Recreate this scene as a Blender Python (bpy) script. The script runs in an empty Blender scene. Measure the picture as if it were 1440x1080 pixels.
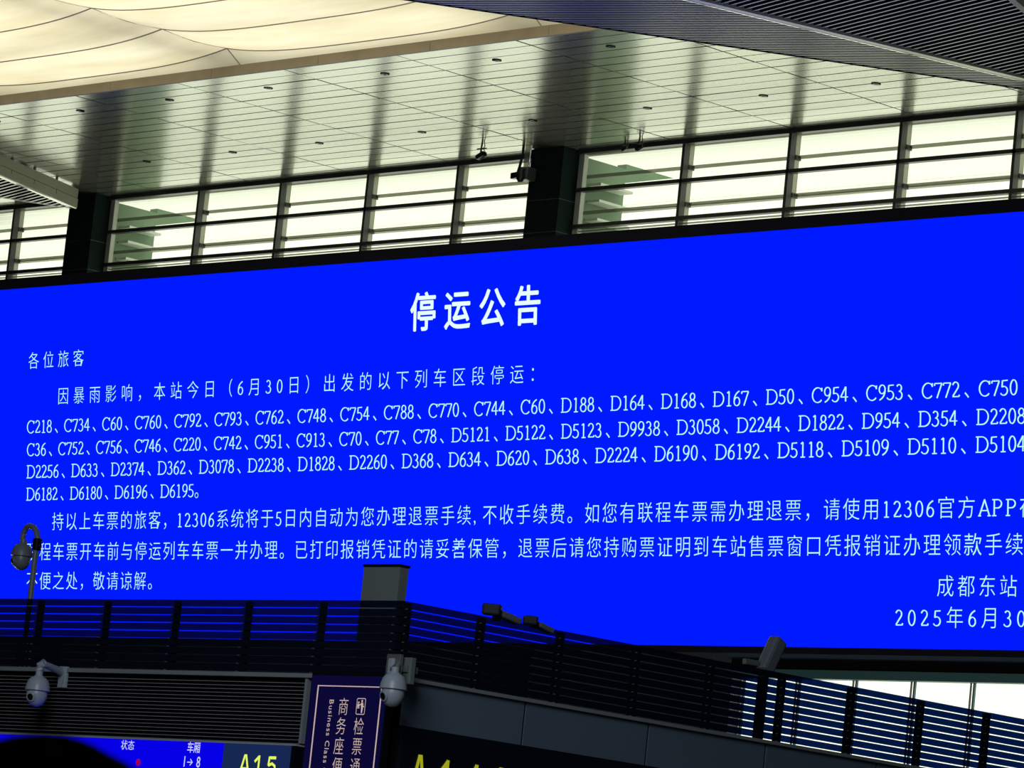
import bpy, math, random
from mathutils import Vector, Matrix
random.seed(7)
SC = bpy.context.scene
COL = SC.collection
EYE = 1.6                       # eye height above the floor; the eye stands at x = y = 0
FPX = 6200.0                    # focal length in pixels of the 1440 px wide frame

# ------------------------------------------------------------------ camera
_h = FPX * FPX / (.103 * 6040 + 277)
AX = Vector((6040, 277, FPX)).normalized()
AZ = Vector((.103 * _h, _h, -FPX)).normalized()
AZ = (AZ - AX * AZ.dot(AX)).normalized()
AY = AZ.cross(AX)
cam_data = bpy.data.cameras.new('camera')
cam = bpy.data.objects.new('camera', cam_data)
COL.objects.link(cam)
SC.camera = cam
cam.matrix_world = Matrix.Translation((0, 0, EYE)) @ Matrix((AX, AY, AZ)).to_4x4()
cam_data.sensor_width = 36
cam_data.lens = FPX / 1440 * 36
cam_data.clip_end = 600
cam_data.dof.use_dof = True
cam_data.dof.focus_distance = 66
cam_data.dof.aperture_fstop = 30

# ------------------------------------------------------------------ sky, lights, exposure
world = bpy.data.worlds.new('overcast_sky'); SC.world = world; world.use_nodes = True
wb = world.node_tree.nodes['Background']
wb.inputs[0].default_value = (1.0, 1.0, .86, 1)
wb.inputs[1].default_value = 1.5
SC.view_settings.view_transform = 'Standard'
SC.view_settings.look = 'None'
SC.view_settings.exposure = 0
SC.view_settings.gamma = 1
SC.view_settings.use_curve_mapping = False


def area(name, loc, target, sx, sy, power, col):
    l = bpy.data.lights.new(name, 'AREA'); l.shape = 'RECTANGLE'; l.size = sx; l.size_y = sy
    l.energy = power; l.color = col
    o = bpy.data.objects.new(name, l); COL.objects.link(o); o.location = loc
    o.rotation_euler = (Vector(target) - Vector(loc)).to_track_quat('-Z', 'Y').to_euler()
    return o


area('added_gate_fill', (-20, 12, 12.5), (-31, 28, 4.5), 8, 8, 1300, (.78, .88, 1.0))  # unseen fill light added to lift the gate front
area('added_uplight', (-46, 36, .3), (-46, 40, 20), 24, 14, 4600, (1.0, .98, .9))  # unseen uplight added behind the gate to brighten soffit wings and ceiling

# ------------------------------------------------------------------ materials
def mat(name, col, rough=.6, metal=0., spec=.5, noise=0., nscale=6., bump=0., alpha=1.):
    m = bpy.data.materials.new(name); m.use_nodes = True
    nt = m.node_tree; b = nt.nodes['Principled BSDF']
    b.inputs['Base Color'].default_value = (*col, 1)
    b.inputs['Roughness'].default_value = rough
    b.inputs['Metallic'].default_value = metal
    b.inputs['Specular IOR Level'].default_value = spec
    b.inputs['Alpha'].default_value = alpha
    if noise or bump:
        tc = nt.nodes.new('ShaderNodeTexCoord'); n = nt.nodes.new('ShaderNodeTexNoise')
        n.inputs['Scale'].default_value = nscale; n.inputs['Detail'].default_value = 4
        nt.links.new(tc.outputs['Object'], n.inputs['Vector'])
        if noise:
            r = nt.nodes.new('ShaderNodeMapRange')
            r.inputs['To Min'].default_value = 1 - noise; r.inputs['To Max'].default_value = 1 + noise
            mx = nt.nodes.new('ShaderNodeVectorMath'); mx.operation = 'SCALE'
            mx.inputs[0].default_value = col
            nt.links.new(n.outputs['Fac'], r.inputs['Value'])
            nt.links.new(r.outputs[0], mx.inputs['Scale'])
            nt.links.new(mx.outputs[0], b.inputs['Base Color'])
        if bump:
            bp = nt.nodes.new('ShaderNodeBump'); bp.inputs['Strength'].default_value = bump
            bp.inputs['Distance'].default_value = .02
            nt.links.new(n.outputs['Fac'], bp.inputs['Height'])
            nt.links.new(bp.outputs[0], b.inputs['Normal'])
    return m


def emit(name, col, s=1.):
    m = bpy.data.materials.new(name); m.use_nodes = True
    nt = m.node_tree; nt.nodes.clear()
    e = nt.nodes.new('ShaderNodeEmission'); e.inputs[0].default_value = (*col, 1); e.inputs[1].default_value = s
    o = nt.nodes.new('ShaderNodeOutputMaterial'); nt.links.new(e.outputs[0], o.inputs[0])
    return m


M = {}
M['panel'] = mat('brushed_aluminium', (.66, .68, .58), .2, .82, noise=.05, nscale=.8)
M['seam'] = mat('dark_joint', (.05, .055, .045), .5)
M['fascia'] = mat('bronze_fascia', (.33, .27, .18), .5, 0., noise=.25, nscale=2.5)
M['frame'] = mat('dark_window_frame', (.035, .038, .035), .35)
M['rail'] = mat('grey_rail', (.22, .23, .2), .4, .3)
M['jamb'] = mat('light_jamb', (.5, .52, .45), .4)
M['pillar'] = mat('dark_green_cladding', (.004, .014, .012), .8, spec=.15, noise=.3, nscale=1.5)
M['greenlit'] = mat('skylit_green_cladding', (.16, .25, .15), .5, noise=.2, nscale=2)  # same pillar outdoors, sky light painted in as a paler green
M['soffit'] = mat('white_soffit', (.9, .92, .86), .7)
M['louver_reflection'] = mat('white_louver_reflection', (.7, .75, .65), .6)
M['bezel'] = mat('black_bezel', (.004, .004, .009), .8, spec=.1)
M['black'] = mat('matt_black', (.004, .004, .005), .9, spec=.1)
M['slat'] = mat('black_blue_slat', (.006, .010, .024), .35)
M['slat_edge'] = mat('slat_edge', (.45, .42, .42), .4)
M['post'] = mat('black_post', (.008, .009, .012), .6)
M['ledge'] = mat('grey_ledge', (.26, .29, .30), .5, noise=.1, nscale=3)
M['cladding'] = mat('slate_cladding', (.13, .18, .23), .55, noise=.08, nscale=1.2)
M['board'] = mat('navy_board', (.004, .008, .018), .4)
M['greypil'] = mat('grey_green_column', (.17, .20, .18), .6, noise=.1, nscale=4)
M['cam'] = mat('grey_white_plastic', (.42, .46, .50), .35)
M['camdark'] = mat('dusky_plastic', (.16, .18, .20), .4)
M['lens'] = mat('black_glass', (.004, .004, .006), .08)
M['steel'] = mat('galvanised_steel', (.3, .31, .3), .4, .6)
M['cable'] = mat('black_cable', (.006, .006, .006), .5)
M['soffslat'] = mat('louver_lit_lip', (.50, .51, .50), .32, .65)
M['soffslatb'] = mat('blue_louver_lit_lip', (.34, .38, .48), .35, .6)
M['beam'] = mat('painted_beam', (.55, .56, .48), .38, .5)
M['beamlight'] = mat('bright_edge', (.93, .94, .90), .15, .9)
M['olive'] = mat('olive_fascia', (.20, .20, .14), .5, noise=.15, nscale=2)
M['floor'] = mat('polished_stone_floor', (.10, .10, .10), .3, noise=.1, nscale=.5)
M['wall'] = mat('dark_wall_cladding', (.040, .050, .060), .8)
M['beamblue'] = mat('blue_grey_beam', (.04, .07, .11), .5)
M['beamteal'] = mat('teal_beam', (.06, .16, .17), .5)
M['hair'] = mat('black_hair', (.003, .003, .003), .6, bump=.6, nscale=90)
M['skin'] = mat('skin', (.35, .2, .14), .5)
M['coat'] = mat('dark_jacket', (.01, .01, .013), .8)
M['screen'] = emit('screen_blue', (0.0, .0103, 1.0), 1.0)
M['text'] = emit('screen_text', (.50, 1.0, .82), 1.0)
M['title'] = emit('screen_title', (.80, 1.0, .97), 1.0)
M['led_blue'] = emit('led_blue', (.002, .0, .80), 1.0)
M['led_navy'] = emit('led_navy', (.008, .020, .085), 1.0)
M['led_white'] = emit('led_white', (.62, .66, .95), 1.0)
M['led_yellow'] = emit('led_yellow', (.78, .95, .12), 1.0)
M['led_red'] = emit('led_red', (.35, .0, .08), 1.0)
M['dim_yellow'] = emit('dim_yellow', (.34, .36, .01), 1.0)
M['sign'] = emit('backlit_navy', (.0035, .0025, .035), 1.0)
M['sign_white'] = emit('backlit_lettering', (.55, .42, .38), 1.0)
M['lamp'] = emit('lamp_glow', (1, .93, .8), 1.1)


def glassmat():
    m = bpy.data.materials.new('tinted_glass'); m.use_nodes = True
    nt = m.node_tree; nt.nodes.clear()
    t = nt.nodes.new('ShaderNodeBsdfTransparent'); t.inputs[0].default_value = (.93, .96, .92, 1)
    g = nt.nodes.new('ShaderNodeBsdfGlossy'); g.inputs['Roughness'].default_value = .03
    x = nt.nodes.new('ShaderNodeMixShader'); o = nt.nodes.new('ShaderNodeOutputMaterial')
    x.inputs[0].default_value = .05; nt.links.new(t.outputs[0], x.inputs[1])
    nt.links.new(g.outputs[0], x.inputs[2]); nt.links.new(x.outputs[0], o.inputs[0])
    return m


def membranemat():
    m = bpy.data.materials.new('translucent_membrane'); m.use_nodes = True
    nt = m.node_tree; nt.nodes.clear()
    tc = nt.nodes.new('ShaderNodeTexCoord'); n = nt.nodes.new('ShaderNodeTexNoise')
    mp = nt.nodes.new('ShaderNodeMapping'); mp.inputs['Scale'].default_value = (.35, 1.3, 1)
    n.inputs['Scale'].default_value = 1.0; n.inputs['Detail'].default_value = 5
    r = nt.nodes.new('ShaderNodeValToRGB')
    r.color_ramp.elements[0].position = .3; r.color_ramp.elements[0].color = (.74, .66, .47, 1)
    r.color_ramp.elements[1].position = .7; r.color_ramp.elements[1].color = (.93, .87, .70, 1)
    t = nt.nodes.new('ShaderNodeBsdfTranslucent'); d = nt.nodes.new('ShaderNodeBsdfDiffuse')
    x = nt.nodes.new('ShaderNodeMixShader'); x.inputs[0].default_value = .05
    o = nt.nodes.new('ShaderNodeOutputMaterial')
    nt.links.new(tc.outputs['Object'], mp.inputs[0]); nt.links.new(mp.outputs[0], n.inputs['Vector'])
    nt.links.new(n.outputs['Fac'], r.inputs[0]); nt.links.new(r.outputs[0], t.inputs[0])
    nt.links.new(r.outputs[0], d.inputs[0])
    nt.links.new(t.outputs[0], x.inputs[1]); nt.links.new(d.outputs[0], x.inputs[2])
    nt.links.new(x.outputs[0], o.inputs[0])
    return m


def canopymat():
    m = bpy.data.materials.new('translucent_canopy'); m.use_nodes = True
    nt = m.node_tree; nt.nodes.clear()
    t = nt.nodes.new('ShaderNodeBsdfTranslucent'); t.inputs[0].default_value = (.97, .98, .93, 1)
    o = nt.nodes.new('ShaderNodeOutputMaterial'); nt.links.new(t.outputs[0], o.inputs[0])
    return m


def tintmat(name, col, rough, tint, k):
    m = mat(name, col, rough); nt = m.node_tree; b = nt.nodes['Principled BSDF']; o = nt.nodes['Material Output']
    t = nt.nodes.new('ShaderNodeBsdfTransparent'); t.inputs[0].default_value = (*tint, 1)
    x = nt.nodes.new('ShaderNodeMixShader'); x.inputs[0].default_value = k
    nt.links.new(b.outputs[0], x.inputs[1]); nt.links.new(t.outputs[0], x.inputs[2]); nt.links.new(x.outputs[0], o.inputs[0])
    return m


M['soffit'] = canopymat()
M['slat'] = tintmat('dark_blue_glass_slat', (.006, .010, .022), .35, (.10, .34, 1.0), .22)
M['rail'] = tintmat('glare_grey', (.30, .31, .26), .5, (.9, .9, .8), .42)  # see-through mix pales the backlit bars, standing in for window glare
M['glass'] = glassmat()
M['membrane'] = membranemat()

# ------------------------------------------------------------------ points in space: a sight line through the frame met with a plane
TILT = math.atan(.112)                          # the big screen leans forward


def ray(px, py):
    d = Vector((px - 720, 540 - py, -FPX))
    return Vector((d.dot(AX), d.dot(AY), d.dot(AZ)))


def pY(px, py, y):
    r = ray(px, py) * (y / ray(px, py).y); r.z += EYE; return r


def pX(px, py, x):
    r = ray(px, py) * (x / ray(px, py).x); r.z += EYE; return r


def pS(px, py):
    """point on the leaning screen face, given as if the screen stood upright (x, SY, z)"""
    r = ray(px, py); zb = 6.735                    # plane: y = SY - tan(TILT) * (z - zb)
    t = (SY + math.tan(TILT) * zb) / (r.y + math.tan(TILT) * r.z)
    p = r * t
    return Vector((p.x, SY, EYE + zb + (p.z - zb) / math.cos(TILT)))


# ------------------------------------------------------------------ mesh helpers
class MB:
    def __init__(s): s.v = []; s.f = []; s.m = []

    def add(s, vs, fs, mi=0):
        k = len(s.v); s.v += [tuple(v) for v in vs]; s.f += [[i + k for i in f] for f in fs]; s.m += [mi] * len(fs)
        return s

    def box(s, x0, x1, y0, y1, z0, z1, mi=0):
        return s.add([(x0, y0, z0), (x1, y0, z0), (x1, y1, z0), (x0, y1, z0), (x0, y0, z1), (x1, y0, z1), (x1, y1, z1), (x0, y1, z1)],
                     [(0, 3, 2, 1), (4, 5, 6, 7), (0, 1, 5, 4), (1, 2, 6, 5), (2, 3, 7, 6), (3, 0, 4, 7)], mi)

    def bar(s, a, b, w, h, up=(0, 0, 1), mi=0):       # box beam from a to b, w wide, h tall, centred
        a = Vector(a); b = Vector(b); d = (b - a).normalized()
        r = d.cross(Vector(up)).normalized(); u = r.cross(d)
        vs = [p + r * (i * w / 2) + u * (j * h / 2) for p in (a, b) for i, j in ((-1, -1), (1, -1), (1, 1), (-1, 1))]
        return s.add(vs, [(0, 1, 2, 3), (7, 6, 5, 4), (0, 4, 5, 1), (1, 5, 6, 2), (2, 6, 7, 3), (3, 7, 4, 0)], mi)

    def blade(s, a, b, w, h):                         # dark blade (slot 0) with lit lower edge painted in as a pale lip (slot 1)
        s.bar(a, b, .012, h); k = Vector((0, 0, h / 2 + .003))
        return s.bar(Vector(a) - k, Vector(b) - k, w, .006, mi=1)

    def tube(s, pts, r, n=8, mi=0):
        pts = [Vector(p) for p in pts]; rings = []
        for i, p in enumerate(pts):
            d = (pts[min(i + 1, len(pts) - 1)] - pts[max(i - 1, 0)]).normalized()
            a = d.cross(Vector((.13, .37, .92))).normalized(); b = d.cross(a)
            rr = r[i] if isinstance(r, (list, tuple)) else r
            rings.append([p + (a * math.cos(2 * math.pi * k / n) + b * math.sin(2 * math.pi * k / n)) * rr for k in range(n)])
        vs = [v for g in rings for v in g]; fs = []
        for i in range(len(pts) - 1):
            for k in range(n):
                fs.append((i * n + k, i * n + (k + 1) % n, (i + 1) * n + (k + 1) % n, (i + 1) * n + k))
        fs.append(tuple(range(n))[::-1]); fs.append(tuple((len(pts) - 1) * n + k for k in range(n)))
        return s.add(vs, fs, mi)

    def lathe(s, c, prof, n=28, axis=(0, 0, 1), mi=0):
        c = Vector(c); ax = Vector(axis).normalized()
        a = ax.cross(Vector((.3, .8, .1))).normalized() if abs(ax.z) < .99 else Vector((1, 0, 0)); b = ax.cross(a)
        vs = [c + ax * h + (a * math.cos(2 * math.pi * k / n) + b * math.sin(2 * math.pi * k / n)) * max(r, 1e-4) for r, h in prof for k in range(n)]
        fs = []
        for i in range(len(prof) - 1):
            for k in range(n):
                fs.append((i * n + k, i * n + (k + 1) % n, (i + 1) * n + (k + 1) % n, (i + 1) * n + k))
        fs.append(tuple(range(n))[::-1]); fs.append(tuple((len(prof) - 1) * n + k for k in range(n)))
        return s.add(vs, fs, mi)


ORG = {}


def build(name, mb, m, parent=None, origin=None, smooth=False, bevel=0):
    if parent is not None: org = ORG[parent]
    else: org = Vector(origin) if origin is not None else Vector((0, 0, 0))
    me = bpy.data.meshes.new(name)
    me.from_pydata([tuple(Vector(v) - org) for v in mb.v], [], mb.f)
    for k in (m if isinstance(m, (list, tuple)) else [m]): me.materials.append(M[k])
    if isinstance(m, (list, tuple)):
        me.polygons.foreach_set('material_index', mb.m)
    if smooth: me.polygons.foreach_set('use_smooth', [True] * len(me.polygons))
    o = bpy.data.objects.new(name, me); COL.objects.link(o)
    if parent is not None: o.parent = parent
    else: o.location = org
    ORG[o] = org
    if bevel:
        bv = o.modifiers.new('bevel', 'BEVEL'); bv.width = bevel; bv.segments = 2; bv.limit_method = 'ANGLE'
    if smooth and not bevel:
        md = o.modifiers.new('split', 'EDGE_SPLIT'); md.split_angle = math.radians(40)
    return o


def tag(o, label=None, cat=None, group=None, kind=None):
    if label: o['label'] = label
    if cat: o['category'] = cat
    if group: o['group'] = group
    if kind: o['kind'] = kind
    return o


def thing(name, label, cat, loc, group=None):
    o = bpy.data.objects.new(name, None); COL.objects.link(o); o.location = loc; ORG[o] = Vector(loc)
    return tag(o, label, cat, group)


def struct(name, mb, m):
    return tag(build(name, mb, m), kind='structure')


def repeat(src, parent, offsets):
    """copies of the part src, moved by each offset, sharing its mesh"""
    out = []
    for d in offsets:
        c = src.copy(); COL.objects.link(c); c.parent = parent; c.location = Vector(src.location) + Vector(d); ORG[c] = ORG[parent]
        out.append(c)
    return out


def E(z): return z + EYE


# ------------------------------------------------------------------ key planes
SY, WY, GY, GX = 55.0, 59.0, 28.0, -30.5         # screen, far glass wall, gate front, gate side
HC = E(16.9)                                     # metal ceiling
HM = E(17.08)                                    # membrane ceiling

# ================================================================== SETTING
struct('floor', MB().box(-96, 16, -6, 60, -.2, 0), 'floor')
struct('wall_back', MB().box(-96, 16, -6.3, -6, 0, 19.4), 'wall')
struct('wall_left', MB().box(-96.3, -96, -6, 60, 0, 19.4), 'wall')
struct('wall_right', MB().box(16, 16.3, -6, 60, 0, 19.4), 'wall')
wf = MB()
wf.box(-96, -55.2, WY, WY + .3, 0, E(12))            # solid wall behind the screen
wf.box(-55.2, -38, WY, WY + .3, E(7.2), E(12))
wf.box(-55.2, -38, WY, WY + .3, 0, E(3.0))
wf.box(-38, 16, WY, WY + .3, 0, HC + 2)
wf.box(-44, -38, WY, WY + .3, E(12), HC + .9)
wf.box(-96, -84, WY, WY + .3, E(12), HC + 2)
wf.box(-84, -38, WY + .05, WY + .3, HC + .03, HC + .9)
struct('wall_far', wf, 'wall')
rf = MB()
rf.box(-96, 16, -6, 43, HC + .8, HC + 1.2)
rf.box(-96, 16, 42.8, 43, HC - .2, HC + .8)
rf.box(-96, -80, 43, 60, HC + .8, HC + 1.2)
rf.box(-44, 16, 43, 60, HC + .8, HC + 1.2)
rf.box(-44.2, -44, 43, 51.6, HC - .2, HC + .8)
rf.box(-80.2, -80, 43, 51.6, HC - .2, HC + .8)
struct('ceiling_roof', rf, 'wall')

# metal ceiling: one object per panel, in a dark carrier
carrier = MB().box(-84, -38, 51.62, WY + .05, HC + .045, HC + .9)
ceil = struct('ceiling', carrier, 'seam')
X0, DX, NX = -61.0 - 3.065 * 7, 3.065, 14
NR = 18; DYR = (WY - 51.6) / NR
pw, pd = DX - .036, DYR - .034
pm = MB().box(-pw / 2, pw / 2, -pd / 2, pd / 2, 0, .035); pm.m = [0, 1, 1, 1, 1, 1]
p0 = build('ceiling_panel', pm, ['panel', 'seam'])
p0.parent = ceil; n = 0
for i in range(NX):
    for j in range(NR):
        o = p0 if n == 0 else p0.copy()
        if n: COL.objects.link(o); o.parent = ceil
        n += 1
        o.location = (X0 + (i + .5) * DX, 51.6 + (j + .5) * DYR, HC + random.uniform(0, .004))
        o.rotation_euler = (random.gauss(0, .0022), random.gauss(0, .0010), 0)
# bronze fascia between metal and membrane ceilings, in lengths
fx = -84
while fx < -45:
    build('fascia_strip', MB().box(fx, fx + 2.99, 51.56, 51.62, HC - .004, HM + .02), 'fascia', ceil); fx += 3.0

# membrane ceiling: sagging bays between cusped ridges
RID = [-78.2, -70.2, -62.2, -54.2, -46.2]
ROW = [51.58, 51.2, 49.62, 47.95, 46.2, 44.4, 43.0]
mem = struct('ceiling_skylight', MB().box(-80, -44, 42.9, 43.0, HM - .02, HM + .5), 'fascia')


def mz(x, a, b): t = 2 * (x - a) / (b - a) - 1; return .03 + .21 * abs(t) ** 3.5


def memz(x, y, a, b):
    for k in range(len(ROW) - 1):
        if ROW[k + 1] <= y <= ROW[k] + 1e-6:
            s = (ROW[k] - y) / (ROW[k] - ROW[k + 1]); break
    edge = 1.0 if y < 51.2 else max(0, (51.58 - y) / .38)
    bulge = -.05 * math.sin(math.pi * s) * (1 if k else 0)
    return HM + mz(x, a, b) * edge + bulge


for a, b in zip(RID[:-1], RID[1:]):
    for k in range(len(ROW) - 1):
        mb = MB(); nx, ny = 28, 6; vs = []; fs = []
        for j in range(ny + 1):
            y = ROW[k] + (ROW[k + 1] - ROW[k]) * j / ny
            yy = min(max(y, ROW[k + 1] + .012), ROW[k] - .012)
            for i in range(nx + 1):
                x = a + .012 + (b - a - .024) * i / nx
                vs.append((x, yy, memz(x, y, a, b)))
        for j in range(ny):
            for i in range(nx):
                q = j * (nx + 1) + i; fs.append((q, q + 1, q + nx + 2, q + nx + 1))
        o = build('membrane_panel', mb.add(vs, fs), 'membrane', mem, smooth=True)
for k in range(1, len(ROW) - 1):                          # dark seam cords along the rows
    for a, b in zip(RID[:-1], RID[1:]):
        mb = MB().tube([(a + (b - a) * i / 28, ROW[k], memz(a + (b - a) * i / 28, ROW[k], a, b)) for i in range(29)], .016, 5)
        build('seam_cord', mb, 'fascia', mem)
for x in RID:
    mb = MB().tube([(x, y, memz(x, y, x, x + 8)) for y in (51.56, 51.2, 50.4, 49.62, 48.8, 47.95, 47, 46.2, 44.4, 43.02)], .012, 5)
    build('seam_cord', mb, 'fascia', mem)
for x in RID:                                             # roof trusses above the cloth throw the soft dark bands
    build('roof_beam', MB().box(x - .75, x - .35, 43.1, 51.5, HM + .62, HM + .9), 'fascia', mem)
build('roof_beam', MB().box(-80, -44, 48.9, 49.2, HM + .7, HM + .9), 'fascia', mem)

# ------------------------------------------------------------------ far glass wall
ZB, ZT = E(12.0), HC
TR = [(E(16.86), .085, .12), (E(16.10), .075, .10), (E(15.37), .075, .12)]        # transoms
RAIL = [E(16.42), E(15.70)]


def window(n, xs, xl, xr):
    w = struct('window_%d' % n, MB().box(xl, xr, WY - .02, WY + .12, ZB - .1, ZB), 'frame')
    ztop = TR[0][0]
    for z, h, d in TR:
        build('transom', MB().box(xl, xr, WY - d, WY + .02, z - h / 2, z + h / 2), 'frame', w)
        if z < E(15.5):
            build('sill_trim', MB().box(xl, xr, WY - .03, WY + .02, z - .10, z - .075), 'rail', w)
    for x in xs:
        mb = MB().box(x - .035, x + .035, WY - .10, WY + .05, ZB, ztop, 0)
        mu = build('mullion', mb, 'frame', w)
        build('mullion_web', MB().box(x - .03, x + .034, WY + .05, WY + .17, ZB, ZT, 0), 'rail', w)
        for z in RAIL:
            build('bracket', MB().box(x - .02, x + .05, WY + .05, WY + .2, z - .07, z + .02), 'frame', w)
    for z in RAIL:
        build('glazing_rail', MB().box(xl, xr, WY + .17, WY + .2, z - .034, z + .034), 'rail', w)
    ed = [xl] + list(xs) + [xr]
    zs = [ZB] + [t[0] for t in TR][::-1]
    for a, b in zip(ed[:-1], ed[1:]):
        if b - a < .1: continue
        for c, d in zip(zs[:-1], zs[1:]):
            build('pane', MB().box(a + .03, b - .03, WY + .0, WY + .012, c + .02, d - .02), 'glass', w)
    return w


window(1, [-80.98, -78.33], -83.9, -75.83)
window(2, [-71.94, -69.29, -66.58, -63.9], -74.95, -61.4)
window(3, [-57.66, -54.93, -52.22, -49.52, -46.8], -60.5, -44.0)
struct('trim_1', MB().box(-84, -38, WY - .02, WY + .1, ZB - .25, ZB - .1), 'frame')

# pillars between the windows
def pillar(x0, x1, label):
    t = thing('pillar', label, 'pillar', ((x0 + x1) / 2, 58.75, 0), 'dark green pillars in the glass wall')
    zt = HC - .01
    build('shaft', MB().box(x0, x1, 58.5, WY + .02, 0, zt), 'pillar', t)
    for z in (E(15.2), E(15.85), E(14.5)):
        build('joint_strip', MB().box(x0 - .003, x1 + .003, 58.492, WY, z, z + .012), 'seam', t)
    build('jamb', MB().box(x1 + .0, x1 + .14, WY - .06, WY + .05, ZB, ZT - .02), 'jamb', t)
    build('outer_shaft', MB().box(x0, x1, WY + .12, WY + 1.25, E(9), ZT - .1), 'greenlit', t)
    build('outrigger', MB().add([(x1 - .25, WY + 1.25, ZT), (x1 - .25, WY + 2.6, ZT), (x1 - .25, WY + 1.25, ZT - .38),
                                 (x1, WY + 1.25, ZT), (x1, WY + 2.6, ZT), (x1, WY + 1.25, ZT - .38)],
                                [(0, 1, 2), (5, 4, 3), (0, 2, 5, 3), (0, 3, 4, 1), (1, 4, 5, 2)]), 'greenlit', t)
    for z in (16.25, 15.92, 15.55, 15.25, 14.9):
        build('louver_reflection', MB().box(x1 + .01, x1 + .35, WY + .25, WY + 1.15, E(z), E(z) + .05), 'louver_reflection', t)  # white bars stand in for louvre reflections beside the pillar
    return t


pillar(-75.83, -74.95, 'dark green pillar at left end of the glass wall')
pillar(-61.4, -60.5, 'dark green pillar in middle of the glass wall, above blue screen')
struct('trim_2', MB().box(-46.9, -46.0, 58.5, WY + .02, 0, HC - .01), 'pillar')

# outside: white soffit boards carried on beyond the glass
so = tag(build('outdoor_canopy', MB().box(-96, -30, WY + .4, WY + .44, HC + .0, HC + .2).box(-96, -30, 63.9, 64, HC + .0, HC + .2), 'rail'),
         'white boarded canopy seen outside through the glass wall', 'canopy')
ORG[so] = Vector((0, 0, 0))
for k in range(11):
    y = WY + .4 + k * .41
    build('canopy_board', MB().add([(-94, y + .008, HC + .04), (-32, y + .008, HC + .04), (-32, y + .402, HC + .04), (-94, y + .402, HC + .04)], [(0, 1, 2, 3)]), 'soffit', so)

# lower glass wall under the screen
w4 = struct('window_4', MB().box(-55.2, -38, WY - .02, WY + .05, E(3), E(3.1)), 'frame')
build('transom', MB().box(-55.2, -38, WY - .25, WY + .05, E(7.0), E(7.25)), 'beamblue', w4)
build('transom', MB().box(-55.2, -38, WY - .05, WY + .05, E(6.80), E(7.0)), 'black', w4)
build('transom', MB().box(-55.2, -38, WY - .15, WY + .05, E(6.64), E(6.80)), 'beamteal', w4)
x = -54.9
ed = [-55.2]
while x < -38.5:
    build('mullion', MB().box(x - .065, x - .048, WY - .02, WY + .02, E(3.1), E(6.66)), 'frame', w4)
    build('mullion', MB().box(x + .01, x + .045, WY - .03, WY + .02, E(3.1), E(6.66)), 'beamteal', w4)
    ed.append(x); x += 1.36
ed.append(-38)
for a, b in zip(ed[:-1], ed[1:]):
    build('pane', MB().box(a + .07, b - .06, WY, WY + .012, E(3.1), E(6.66)), 'glass', w4)

# ================================================================== THE SCREEN
sx0, sx1, sz0 = -77.0, -42.5, E(6.735)
sz1 = pS(720, 352.6).z
scr = thing('display_screen', 'huge blue LED screen with white Chinese train cancellation notice', 'display screen', (-60, SY, sz0))
build('screen_panel', MB().box(sx0, sx1, SY, SY + .08, sz0, sz1), 'screen', scr)
build('casing', MB().box(sx0 - .2, sx1 + .2, SY + .09, SY + .8, sz0 - .05, sz1 + .18), 'bezel', scr)
build('bezel', MB().box(sx0 - .2, sx1 + .2, SY - .02, SY + .1, sz1, sz1 + .215), 'bezel', scr)
build('bezel', MB().box(sx0 - .2, sx1 + .2, SY - .02, SY + .1, sz0 - .115, sz0), 'bezel', scr)
build('bezel', MB().box(sx0 - .2, sx0, SY - .02, SY + .1, sz0, sz1), 'bezel', scr)
build('bezel', MB().box(sx1, sx1 + .2, SY - .02, SY + .1, sz0, sz1), 'bezel', scr)
for x in (-74, -66, -58, -50, -44):                       # steelwork from the casing back to the wall
    build('support_arm', MB().box(x - .1, x + .1, SY + .8, WY - .3, E(8.0), E(8.25)), 'bezel', scr)
    build('support_arm', MB().box(x - .1, x + .1, SY + .8, WY - .2, E(11.0), E(11.25)), 'bezel', scr)

# ------------------------------------------------------------------ lettering
_tc = bpy.data.curves.new('lettering', 'FONT'); _to = bpy.data.objects.new('lettering', _tc); COL.objects.link(_to)
_cache = {}


def base_area(ch):
    vs, fs = glyph(ch, 0.)
    a_ = 0.
    for f in fs:
        for i in range(len(f)):
            (x1, y1), (x2, y2) = vs[f[i]], vs[f[(i + 1) % len(f)]]; a_ += (x1 * y2 - x2 * y1) / 2
    _tc.body = ch; _tc.offset = -.010
    return abs(a_)


def glyph(ch, off=0.):
    key = (ch, off)
    if key not in _cache:
        _tc.body = ch; _tc.offset = off; _tc.resolution_u = 3
        bpy.context.view_layer.update()
        me = bpy.data.meshes.new_from_object(_to.evaluated_get(bpy.context.evaluated_depsgraph_get()))
        if off < 0 and sum(p.area for p in me.polygons) < .62 * base_area(ch):
            _tc.offset = -.005; bpy.context.view_layer.update()
            me = bpy.data.meshes.new_from_object(_to.evaluated_get(bpy.context.evaluated_depsgraph_get()))
        _cache[key] = ([tuple(v.co[:2]) for v in me.vertices], [list(p.vertices) for p in me.polygons])
        bpy.data.meshes.remove(me)
    return _cache[key]


def arc(cx, cy, rx, ry, a0, a1, n=14):
    return [(cx + rx * math.cos(math.radians(a0 + (a1 - a0) * i / n)), cy + ry * math.sin(math.radians(a0 + (a1 - a0) * i / n))) for i in range(n + 1)]


def bez(p0, p1, p2, n=8):
    return [((1 - t) ** 2 * p0[0] + 2 * t * (1 - t) * p1[0] + t * t * p2[0], (1 - t) ** 2 * p0[1] + 2 * t * (1 - t) * p1[1] + t * t * p2[1]) for t in [i / n for i in range(n + 1)]]


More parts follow.
